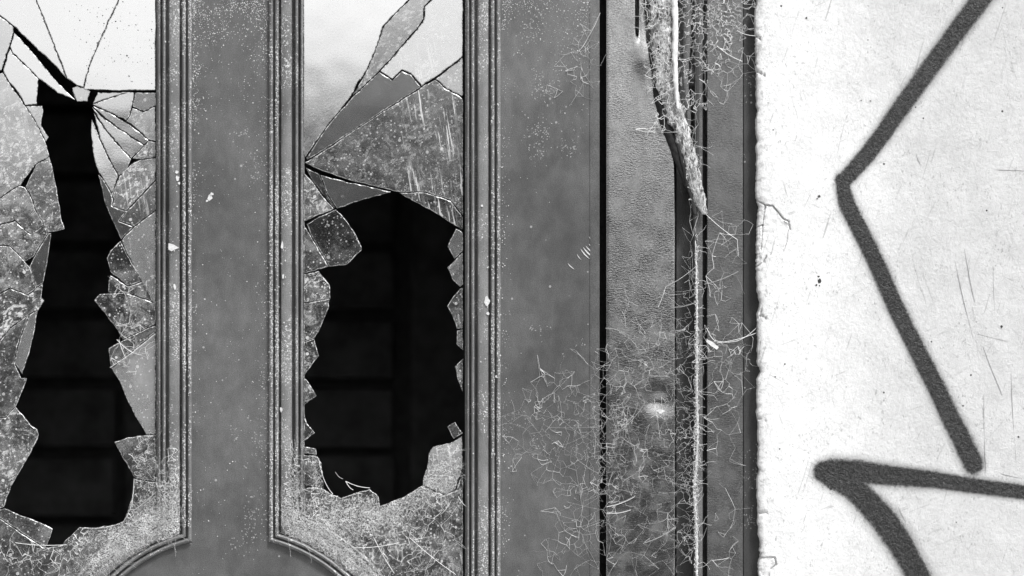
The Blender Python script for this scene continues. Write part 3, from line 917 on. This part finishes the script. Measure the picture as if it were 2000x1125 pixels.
ws_root = ws
ws = fr
lumpy('dust_crust', [(1358, 470, 0.68), (1360, 520, 1.50), (1361, 600, 1.77), (1361, 700, 2.18), (1361, 780, 2.31), (1363, 840, 1.77), (1361, 900, 2.18), (1356, 950, 3.13), (1358, 990, 2.45), (1361, 1050, 2.18), (1361, 1140, 2.18), (1361, 1220, 1.36)], M['white'], -3.2, .5, .95, .16, 8, 2.5, seed=21)
ws = ws_root

def strands():
    rg = random.Random(77)
    path = [Vector(q) for q in [(1290, -100, 26), (1292, 0, 25), (1296, 60, 24), (1298, 110, 22), (1302, 160, 18), (1312, 205, 16), (1330, 250, 14), (1346, 300, 12), (1357, 350, 11), (1366, 390, 10), (1377, 418, 5)]]
    def at(u):
        u = max(0, min(.999, u)) * (len(path) - 1); k = int(u); return path[k].lerp(path[k + 1], u - k)
    polys, rad = [], []
    for q in range(150):
        u = rg.uniform(0, .95); L = rg.uniform(.06, .3); off = rg.uniform(-1.05, 1.05); ph = rg.uniform(0, 9)
        pl = []
        for k in range(14):
            c_ = at(u + L * k / 13); o_ = max(-1.15, min(1.15, off + .5 * nz(ph, k * .25, 3)))
            d_ = -9 - .45 * c_.z * S * 1000 * math.sqrt(max(0, 1 - min(1, o_ * o_))) - rg.uniform(.1, .8)
            pl.append(P(c_.x + o_ * c_.z * .95 + rg.uniform(-.6, .6), c_.y, d_ * .001))
        polys.append(pl); rad.append(rg.choice((.2, .3, .45, .7)) * .001)
    V, F = tubes(polys, rad, 4)
    o = link('loose_fibre', mesh('loose_fibre', V, F, True), M['fibre'], ws)
    o['kind'] = 'stuff'
strands()

# ------------------------------------------------------------------ cobwebs
HOLE_L = [(88, 530), (72, 615), (57, 690), (42, 737), (54, 739), (30, 793), (60, 830), (76, 848), (48, 907), (8, 990), (103, 1034), (90, 1070), (123, 1063), (155, 1029), (192, 1030), (228, 1025), (242, 1018), (251, 1000),
          (261, 960), (262, 936), (240, 895), (222, 865), (250, 853), (290, 849), (262, 810), (235, 745), (217, 719), (212, 681), (230, 665), (228, 645), (205, 612), (183, 587), (211, 570), (209, 500), (236, 468), (180, 300), (178, 200), (80, 200), (126, 447)]
HOLE_M = [(660, 408), (770, 378), (888, 442), (873, 482), (884, 552), (900, 562), (873, 598), (893, 645), (890, 675), (905, 690), (890, 716), (904, 770), (906, 850), (880, 865), (845, 872), (833, 915), (823, 948), (790, 970), (741, 988),
          (740, 970), (722, 955), (672, 970), (650, 966), (634, 950), (629, 925), (619, 890), (600, 884), (600, 862), (615, 845), (598, 805), (619, 774), (604, 745), (600, 727), (622, 695), (614, 662), (642, 597), (645, 565), (633, 538), (690, 505), (707, 489)]
def curl(rg, x, y, n, step, bend, a=None):
    a = rg.uniform(0, 2 * math.pi) if a is None else a
    pl = [(x, y)]
    for k in range(n):
        a += rg.gauss(0, bend)
        if rg.random() < 0.08: a += rg.choice((-1, 1)) * rg.uniform(.6, 1.4)
        x += math.cos(a) * step; y += math.sin(a) * step
        pl.append((x, y))
    return pl

def web(name, label, spots, depth, seed, straight=(), group='dusty cobwebs on the door and frame', rmin=.16, rmax=.34, dens=1.0, film=0.0, gap=0.0, nb=(1, 1, 2), long=0):
    """spots: (x, y, sx, sy, rot, count, length); straight: (x0, y0, x1, y1)"""
    rg = random.Random(seed)
    polys, rad = [], []
    dfn = depth if callable(depth) else (lambda x, y: depth)
    pts = []
    for (cx, cy, sx, sy, rot, cnt, ln) in spots:
        c_, s_ = math.cos(R(rot)), math.sin(R(rot))
        for _ in range(int(cnt * dens)):
            u, v = rg.gauss(0, sx), rg.gauss(0, sy)
            x, y = cx + u * c_ - v * s_, cy + u * s_ + v * c_
            if inside(x, y, HOLE_L) or inside(x, y, HOLE_M): continue
            if film > .5 and (math.hypot(x - CX, y - CY) < 337 or (352 < x < 548 and y < 1075)): continue
            if gap:
                g = gap * max(.25, 1.0 + 2.2 * nz(x * .018, y * .018, seed + .5)) * rg.uniform(.4, 1.5)
                if any(abs(p_[0] - x) < g and abs(p_[1] - y) < g for p_ in pts[-400:]): continue
            pts.append((x, y, dfn(x, y) + rg.uniform(-1.8, .3)))
    A = np.array(pts)
    done = set()
    for k in range(len(A)):
        dk = np.hypot(A[:, 0] - A[k, 0], A[:, 1] - A[k, 1])
        order = np.argpartition(dk, min(14, len(dk) - 1))[:14]
        order = order[np.argsort(dk[order])][1:]
        near = [j for j in order if dk[j] > 1.2]
        pick = near[:rg.choice(nb)]
        if len(near) > 5 and rg.random() < .4: pick.append(near[rg.randint(3, len(near) - 1)])
        for j in pick:
            key = (min(j, k), max(j, k))
            if key in done or dk[j] > 46: continue
            done.add(key)
            p, q = A[k], A[j]
            bow = rg.gauss(0, .035) * dk[j]
            nx_, ny_ = -(q[1] - p[1]) / dk[j], (q[0] - p[0]) / dk[j]
            pl = []
            for t in (0, .33, .67, 1):
                w_ = bow * 4 * t * (1 - t) + (rg.gauss(0, .012) * dk[j] if 0 < t < 1 else 0)
                pl.append(P(p[0] + (q[0] - p[0]) * t + nx_ * w_, p[1] + (q[1] - p[1]) * t + ny_ * w_, (p[2] + (q[2] - p[2]) * t) * .001))
            polys.append(pl)
            rad.append((rmin + (rmax - rmin) * max(0, min(1, .35 + 1.5 * nz(p[0] * .03, p[1] * .03, seed + 7))) ** 2 + rg.uniform(0, .04)) * .001)
    for _ in range(long):
        p = A[rg.randrange(len(A))]
        dk = np.hypot(A[:, 0] - p[0], A[:, 1] - p[1])
        c_ = np.where((dk > 25) & (dk < 90))[0]
        if not len(c_): continue
        q = A[c_[rg.randrange(len(c_))]]
        sg = rg.uniform(-8, 8)
        polys.append([P(p[0] + (q[0] - p[0]) * t + sg * 4 * t * (1 - t) * .5, p[1] + (q[1] - p[1]) * t + abs(sg) * 4 * t * (1 - t) * .6, (p[2] + (q[2] - p[2]) * t - .3) * .001) for t in np.linspace(0, 1, 9)])
        rad.append(rg.choice((.06, .1, .15)) * .001)
    for _ in range(len(A) // (30 if gap else 12)):
        p = A[rg.randrange(len(A))]
        pl = curl(rg, p[0], p[1], rg.randint(4, 10), rg.uniform(2.5, 5), .3)
        if any(inside(x, y, HOLE_L) or inside(x, y, HOLE_M) for x, y in pl): continue
        polys.append([P(x, y, dfn(x, y) * .001 - .0004) for x, y in pl]); rad.append(rmin * .001)
    for (x0, y0, x1, y1) in straight:
        pl = []
        for k in range(9):
            t = k / 8
            x, y = x0 + (x1 - x0) * t, y0 + (y1 - y0) * t + 3 * math.sin(math.pi * t)
            pl.append(P(x, y, (dfn(x, y) - 2) * .001))
        polys.append(pl); rad.append(.0004)
    V, F = tubes(polys, rad)
    V = [tuple(p) for p in V]
    nt_ = len(F)
    att = [1.0] * len(V)
    if film > 0:
        # the thin dusty sheet the threads hold up
        cell = 6.0
        x0, x1, y0, y1 = A[:, 0].min(), A[:, 0].max(), A[:, 1].min(), A[:, 1].max()
        X, Y = np.meshgrid(np.arange(x0, x1, cell), np.arange(y0, y1, cell))
        H, _, _ = np.histogram2d(A[:, 1], A[:, 0], bins=(np.arange(y0 - cell / 2, y1 + cell, cell)[:X.shape[0] + 1], np.arange(x0 - cell / 2, x1 + cell, cell)[:X.shape[1] + 1]))
        for _ in range(3):
            G = np.pad(H, 1); H = (G[1:-1, 1:-1] * 2 + G[:-2, 1:-1] + G[2:, 1:-1] + G[1:-1, :-2] + G[1:-1, 2:]) / 6
        H = np.clip(H / (np.percentile(H[H > 0.02], 85) + 1e-6), 0, 1) * film
        idx = {}
        def vid(r_, c_):
            if (r_, c_) not in idx:
                idx[(r_, c_)] = len(V)
                V.append(P(X[r_, c_], Y[r_, c_], (dfn(X[r_, c_], Y[r_, c_]) - .4 + .8 * nz(X[r_, c_] * .05, Y[r_, c_] * .05, seed)) * .001)); att.append(H[r_, c_])
            return idx[(r_, c_)]
        for r_ in range(X.shape[0] - 1):
            for c_ in range(X.shape[1] - 1):
                if H[r_:r_ + 2, c_:c_ + 2].max() < .06: continue
                if any(inside(X[q], Y[q], hp) for hp in (HOLE_L, HOLE_M) for q in ((r_, c_), (r_ + 1, c_), (r_, c_ + 1), (r_ + 1, c_ + 1))): continue
                F.append((vid(r_, c_), vid(r_ + 1, c_), vid(r_ + 1, c_ + 1), vid(r_, c_ + 1)))
    me = mesh(name, V, F, mi=[0] * nt_ + [1] * (len(F) - nt_))
    at = me.attributes.new('thick', 'FLOAT', 'POINT'); at.data.foreach_set('value', att)
    link(name, me, [M['web'], M['film']], None, label, 'cobweb', group)

def d_left(x, y):
    if x > 305 or math.hypot(x - CX, y - CY) < 394: return -8
    return 3 - 8 * max(0, min(1, (x - 240) / 65))
web('cobweb', 'thick white cobweb in the lower corner of the left window', [
    (265, 1020, 42, 22, -40, 620, 7), (328, 1000, 10, 44, 0, 420, 6), (225, 1075, 60, 14, -32, 420, 7), (335, 1030, 8, 25, 20, 160, 5),
    (285, 930, 12, 40, 0, 90, 5), (180, 1050, 30, 10, -15, 120, 6), (280, 890, 14, 20, 0, 30, 5), (120, 1085, 50, 14, 10, 60, 6), (60, 1095, 40, 18, 0, 25, 6)] + [(CX + 371 * math.cos(R(q)), CY + 371 * math.sin(R(q)), 15, 8, q + 90, 90, 5) for q in range(-112, -140, -4)],
    d_left, 1, dens=2.3, rmin=.10, rmax=.36, nb=(1, 2), film=.72, straight=[(262, 935, 258, 985), (258, 985, 240, 1020), (230, 1024, 170, 1032), (305, 960, 255, 1000), (30, 1060, 130, 1064)])
def d_mid(x, y):
    if x < 592 or math.hypot(x - CX, y - CY) < 394: return -8
    return 3 - 8 * max(0, min(1, (655 - x) / 63))
web('cobweb', 'tangled white cobweb along the bottom of the middle window', [
    (573, 985, 8, 44, 0, 420, 6), (600, 1040, 34, 12, 38, 380, 7), (650, 1010, 34, 22, 10, 300, 7), (700, 1000, 40, 20, 0, 420, 7), (760, 1005, 40, 14, -25, 320, 7),
    (815, 965, 25, 14, -30, 160, 6), (860, 920, 22, 28, 0, 190, 6), (620, 930, 8, 30, 0, 90, 5), (740, 1060, 60, 25, 10, 110, 8), (830, 1050, 40, 40, 0, 40, 7), (660, 1090, 30, 16, 40, 120, 6)] + [(CX + 371 * math.cos(R(q)), CY + 371 * math.sin(R(q)), 15, 8, q + 90, 90, 5) for q in range(-68, -38, 4)],
    d_mid, 2, dens=2.3, rmin=.10, rmax=.36, nb=(1, 2), film=.72, straight=[(622, 895, 632, 935), (632, 935, 650, 965), (675, 940, 722, 953), (675, 940, 690, 957), (670, 935, 655, 922), (690, 1070, 780, 1060), (800, 1050, 890, 1122), (895, 970, 912, 990),
               (730, 1050, 770, 1120), (880, 980, 860, 1005)])
web('cobweb', 'fine cobweb net spread over the lower right stile of the door', [
    (1110, 830, 48, 48, 0, 150, 11), (1125, 900, 35, 60, 0, 90, 11), (1090, 790, 45, 30, -30, 45, 9), (1070, 850, 40, 40, 0, 30, 8), (1130, 1010, 30, 60, 0, 50, 12), (1110, 1090, 36, 24, 0, 36, 12), (1168, 880, 8, 90, 0, 60, 6)],
    -0.8, 3, rmin=.035, rmax=.19, dens=2.6, gap=5.0, nb=(1, 2, 2, 3), long=30)
web('cobweb', 'sparse patch of cobweb high on the right stile of the door', [(1125, 140, 22, 34, 20, 26, 9), (1150, 70, 12, 30, 20, 12, 10), (1130, 110, 10, 20, 0, 10, 6)], -0.8, 4, [(1172, 25, 1150, 70), (1150, 70, 1130, 100)], rmin=.09, rmax=.24, dens=2, gap=5.0, nb=(1, 2, 2))
web('cobweb', 'wide lacy cobweb over the lower part of the dented frame panel', [
    (1270, 690, 40, 40, 0, 120, 11), (1230, 800, 34, 50, 0, 110, 10), (1325, 720, 14, 60, 0, 110, 8), (1335, 820, 12, 60, 0, 80, 7), (1205, 880, 14, 60, 0, 90, 9), (1280, 880, 40, 40, 0, 60, 10),
    (1250, 940, 40, 30, 0, 50, 10), (1335, 1020, 14, 50, 0, 90, 7), (1280, 1060, 36, 40, 0, 50, 11), (1200, 1000, 10, 60, 0, 50, 8), (1345, 930, 8, 40, 0, 70, 5), (1345, 560, 6, 60, 0, 40, 7)],
    -4, 5, dens=2.4, straight=[(1360, 520, 1300, 560), (1300, 560, 1285, 600), (1360, 590, 1312, 600), (1185, 990, 1240, 970), (1185, 1002, 1232, 996), (1320, 1030, 1260, 1060)], rmin=.035, rmax=.19, gap=4.0, nb=(1, 2, 2, 3), long=40)
web('cobweb', 'white web thread crust running down the folded lip of the frame', [(1360, 640, 2.2, 60, 0, 160, 4), (1361, 780, 2.6, 70, 0, 220, 4), (1358, 940, 2.6, 60, 0, 220, 4), (1360, 1070, 2.2, 45, 0, 140, 4), (1361, 520, 1.5, 40, 0, 40, 4)], -4.5, 6, dens=2.0)
web('cobweb', 'thin loops of cobweb on the narrow outer frame panel', [
    (1420, 470, 22, 26, 30, 22, 10), (1415, 560, 16, 40, 0, 14, 10), (1410, 690, 30, 24, 0, 60, 9), (1430, 740, 26, 40, 0, 44, 9), (1415, 850, 20, 30, 0, 16, 10), (1420, 1040, 18, 50, 0, 22, 8), (1395, 620, 10, 40, 0, 20, 8)],
    -1.0, 7, [(1375, 415, 1440, 468), (1440, 468, 1442, 500), (1442, 530, 1375, 555), (1380, 640, 1395, 665), (1395, 665, 1440, 666), (1440, 666, 1478, 640), (1400, 670, 1478, 650)], rmin=.10, rmax=.30, dens=1.6, gap=6.0, nb=(1, 2, 2))
web('cobweb', 'dense ragged cobweb around the torn seal at the top of the frame', [
    (1300, 40, 16, 50, 0, 220, 7), (1300, 140, 14, 40, 0, 120, 6), (1375, 20, 18, 24, 0, 130, 8), (1345, 90, 10, 60, 0, 90, 8), (1400, 60, 34, 40, 0, 110, 10), (1430, 20, 26, 24, 0, 70, 9), (1400, 130, 30, 40, 0, 45, 10), (1325, 220, 10, 30, 60, 70, 5), (1352, 320, 6, 40, 0, 70, 5), (1280, 30, 14, 40, 0, 40, 7)],
    lambda x, y: -19 if x < 1345 else -4, 8, dens=2.6, film=.1, gap=2.5, nb=(2, 2, 3), straight=[(1262, 30, 1220, 27), (1275, 80, 1225, 95), (1275, 55, 1232, 50), (1440, 60, 1478, 70), (1400, 90, 1450, 120)], rmin=.14, rmax=.34)
def blob_web(): pass
web('cobweb', 'small wisps of web on the shards of the right part of the left window', [(255, 690, 25, 16, -35, 50, 6), (250, 640, 20, 14, 0, 24, 5), (245, 560, 22, 14, 0, 18, 5), (245, 715, 14, 10, 0, 16, 6)], 4.5, 9, [(215, 718, 303, 652), (228, 663, 262, 690), (232, 663, 246, 700)], rmin=.14, rmax=.3)

# ------------------------------------------------------------------ small wear: scratches, chips and a painted dent glint
def flecks(name, polys, depth, m, root):
    for pl in polys:
        n = len(pl)
        dp = depth(pl[0][0], pl[0][1]) if callable(depth) else depth
        V = [P(p[0], p[1], dp * .001) for p in pl] + [P(p[0], p[1], dp * .001 + .0006) for p in pl]
        F = [tuple(range(n))] + [(k, (k + 1) % n, n + (k + 1) % n, n + k) for k in range(n)]
        me = mesh(name, V, F)
        bm = bmesh.new(); bm.from_mesh(me); bmesh.ops.recalc_face_normals(bm, faces=bm.faces); bm.to_mesh(me); bm.free()
        link(name, me, m, root)
def sliver(x0, y0, x1, y1, w_):
    dx, dy = x1 - x0, y1 - y0
    L = math.hypot(dx, dy); nx, ny = -dy / L, dx / L
    pts = []
    for k in range(5):
        t = k / 4; pts.append((x0 + dx * t + nx * w_ * math.sin(math.pi * (t * .9 + .05)) + nx * 1.2 * math.sin(3 * t), y0 + dy * t + ny * w_ * math.sin(math.pi * (t * .9 + .05))))
    for k in range(4, -1, -1):
        t = k / 4; pts.append((x0 + dx * t - nx * w_ * .6 * math.sin(math.pi * (t * .9 + .05)) + nx * 1.2 * math.sin(3 * t), y0 + dy * t))
    return pts
rs = random.Random(12)
sl = [(1109, 514, 1122, 526, 1.3), (1134, 486, 1152, 506, 1.8), (1139, 483, 1159, 503, 2.0), (1144, 480, 1164, 499, 1.6), (1150, 476, 1168, 494, 1.6), (1155, 470, 1170, 486, 1.3), (1160, 464, 1171, 478, 1.2), (1127, 496, 1136, 508, .9), (1158, 456, 1168, 466, 1.0), (1150, 462, 1158, 470, .8)]
flecks('scratch_mark', [sliver(*s_) for s_ in sl], -0.75, M['scratch'], door)
def chip(cx, cy, r, rg, n=9, st=1.0):
    return [(cx + r * rg.uniform(.5, 1.2) * math.cos(2 * math.pi * k / n), cy + st * r * rg.uniform(.5, 1.2) * math.sin(2 * math.pi * k / n)) for k in range(n)]
chips = [chip(410, 386, 6, rs, 11), chip(404, 392, 3, rs), chip(414, 379, 4, rs)]
flecks('paint_chip', chips, -0.6, M['scratch'], door)
mch = [[(329, 475), (338, 477), (350, 484), (340, 488), (335, 491), (329, 487)], chip(345, 336, 4, rs), chip(347, 348, 5, rs), chip(350, 358, 3, rs), chip(951, 588, 6, rs, 9, 1.6), chip(953, 612, 3.5, rs), chip(341, 560, 3, rs, 8, 2), chip(549, 800, 3, rs, 8, 2), chip(551, 480, 3, rs, 8, 3), chip(553, 540, 2.5, rs, 8, 2), chip(941, 402, 3, rs), chip(970, 735, 3.5, rs)]
flecks('paint_chip', mch, -6.6, M['scratch'], door)
flecks('web_flake_and_glint', [[(1380, 662), (1392, 668), (1404, 678), (1400, 683), (1388, 675), (1380, 668)], chip(1290, 803, 8, rs, 10, .6)], -3.0, M['white'], fr)  # rounded chip at the dent paints its bright highlight white

dw = lambda x, y: -(wall_h(x, y) + .5)
flecks('paint_scar', [chip(1599, 540, 3, rs, 8, .6), chip(1601, 549, 3.5, rs, 9, 1.6), chip(1595, 557, 2.5, rs), chip(1601, 558, 1.6, rs), chip(1600, 383, 3.2, rs, 9, .9), chip(1596, 388, 1.6, rs), chip(1533, 711, 2.2, rs), chip(1956, 638, 2.4, rs, 8, 1.5),
                      chip(1575, 35, 2.2, rs), chip(1622, 955, 3, rs, 9), chip(1618, 951, 2, rs), chip(1514, 736, 1.6, rs), chip(1700, 197, 1.8, rs, 8, .5), chip(1523, 877, 1.8, rs), chip(1868, 1020, 1.4, rs), chip(1682, 196, 1.4, rs)], dw, M['dark'], WALL)
flecks('hairline_scratch', [sliver(q[0], q[1], q[2], q[3], q[4] * .75) for q in [(1866, 512, 1901, 660, .7), (1884, 485, 1905, 590, .6), (1940, 520, 1946, 650, .6), (1910, 652, 1965, 666, .6), (1920, 676, 1958, 770, .6), (1558, 965, 1580, 895, 1.0), (1568, 962, 1586, 900, .7), (1922, 770, 1926, 925, .7), (1926, 860, 1965, 815, .6),
                     (1955, 925, 2000, 935, .8), (1900, 600, 1916, 735, .5), (1650, 240, 1630, 330, .5), (1790, 300, 1798, 320, .5), (1975, 730, 1985, 900, .5), (1755, 990, 1770, 1020, .6), (1945, 331, 2000, 333, .6)]], dw, M['hairline'], WALL)

def specks(name, pts, m, root, r0=.5, r1=1.2):
    rg = random.Random(len(pts))
    V, F = [], []
    for (x, y, d) in pts:
        r = rg.uniform(r0, r1) if rg.random() < .85 else rg.uniform(r1, r1 * 1.7)
        b = len(V); n = rg.choice((4, 5)); a0 = rg.uniform(0, 6)
        for k in range(n):
            q = r * rg.uniform(.6, 1.2)
            V.append(P(x + q * math.cos(a0 + 6.283 * k / n), y + q * math.sin(a0 + 6.283 * k / n), d * .001))
        V.append(P(x, y, d * .001 - r * .0003))
        for k in range(n): F.append((b + k, b + (k + 1) % n, b + n))
    o = link(name, mesh(name, V, F), m, root); o['kind'] = 'stuff'
rg = random.Random(99)
pp = []
def ok(x, y, f): return nz(x * f, y * f, 6.6) > rg.uniform(-.45, .35)
for _ in range(900):
    y = min(1120, rg.expovariate(1 / 260)); x = 376 + rg.expovariate(1 / 9)
    if ok(x, y, .03): pp.append((x, y, -.5))
    x = 524 - rg.expovariate(1 / 9); y = rg.uniform(0, 1040)
    if ok(x, y, .03) and rg.random() < .7: pp.append((x, y, -.5))
for _ in range(1500):
    x = rg.uniform(378, 522); y = rg.expovariate(1 / 55)
    if ok(x, y, .03): pp.append((x, y, -.5))
for _ in range(700):
    x = rg.uniform(380, 520); y = rg.uniform(0, 1120)
    if ok(x, y, .02) and rg.random() < .45: pp.append((x, y, -.5))
for _ in range(1100):
    x = rg.uniform(982, 1165); y = rg.expovariate(1 / 90)
    if ok(x, y, .03): pp.append((x, y, -.5))
    x = 980 + rg.expovariate(1 / 7); y = rg.uniform(0, 1120)
    if rg.random() < .5 and ok(x, y, .03): pp.append((x, y, -.5))
specks('dust_speck', pp, M['scratch'], door, .4, .95)
for side in (0, 1):
    pp = []
    for _ in range(3800):
        t = rg.choice((rg.uniform(51, 57.5), rg.uniform(62.5, 68), rg.uniform(50, 70), rg.gauss(35, 8)))
        y = rg.uniform(0, 1030)
        if 24 < t < 46 and rg.random() < .75: continue
        ht = next((PROF[k][1] for k in range(len(PROF) - 1) if PROF[k][0] <= t < PROF[k + 1][0]), 0)
        if ht < 2 or not ok(t * 3 + side * 90, y, .012): continue
        x = 305 + t
        if side: x = 900 - x
        pp.append((x, y, -ht - 1.4))
        if side and rg.random() < .7:
            pp.append((908 + t, y + 7, -ht - 1.4))
    specks('dust_speck', pp, M['scratch'], WIN[side], .45, 1.15)
pp = []
for _ in range(160):
    x, y = rg.uniform(75, 303), rg.uniform(0, 172)
    if x > 120 + y * .3: pp.append((x, y, 7 - y * .65 * .021 - .7))
specks('dirt_speck', pp, M['dark'], WIN[0], .35, 1.0)
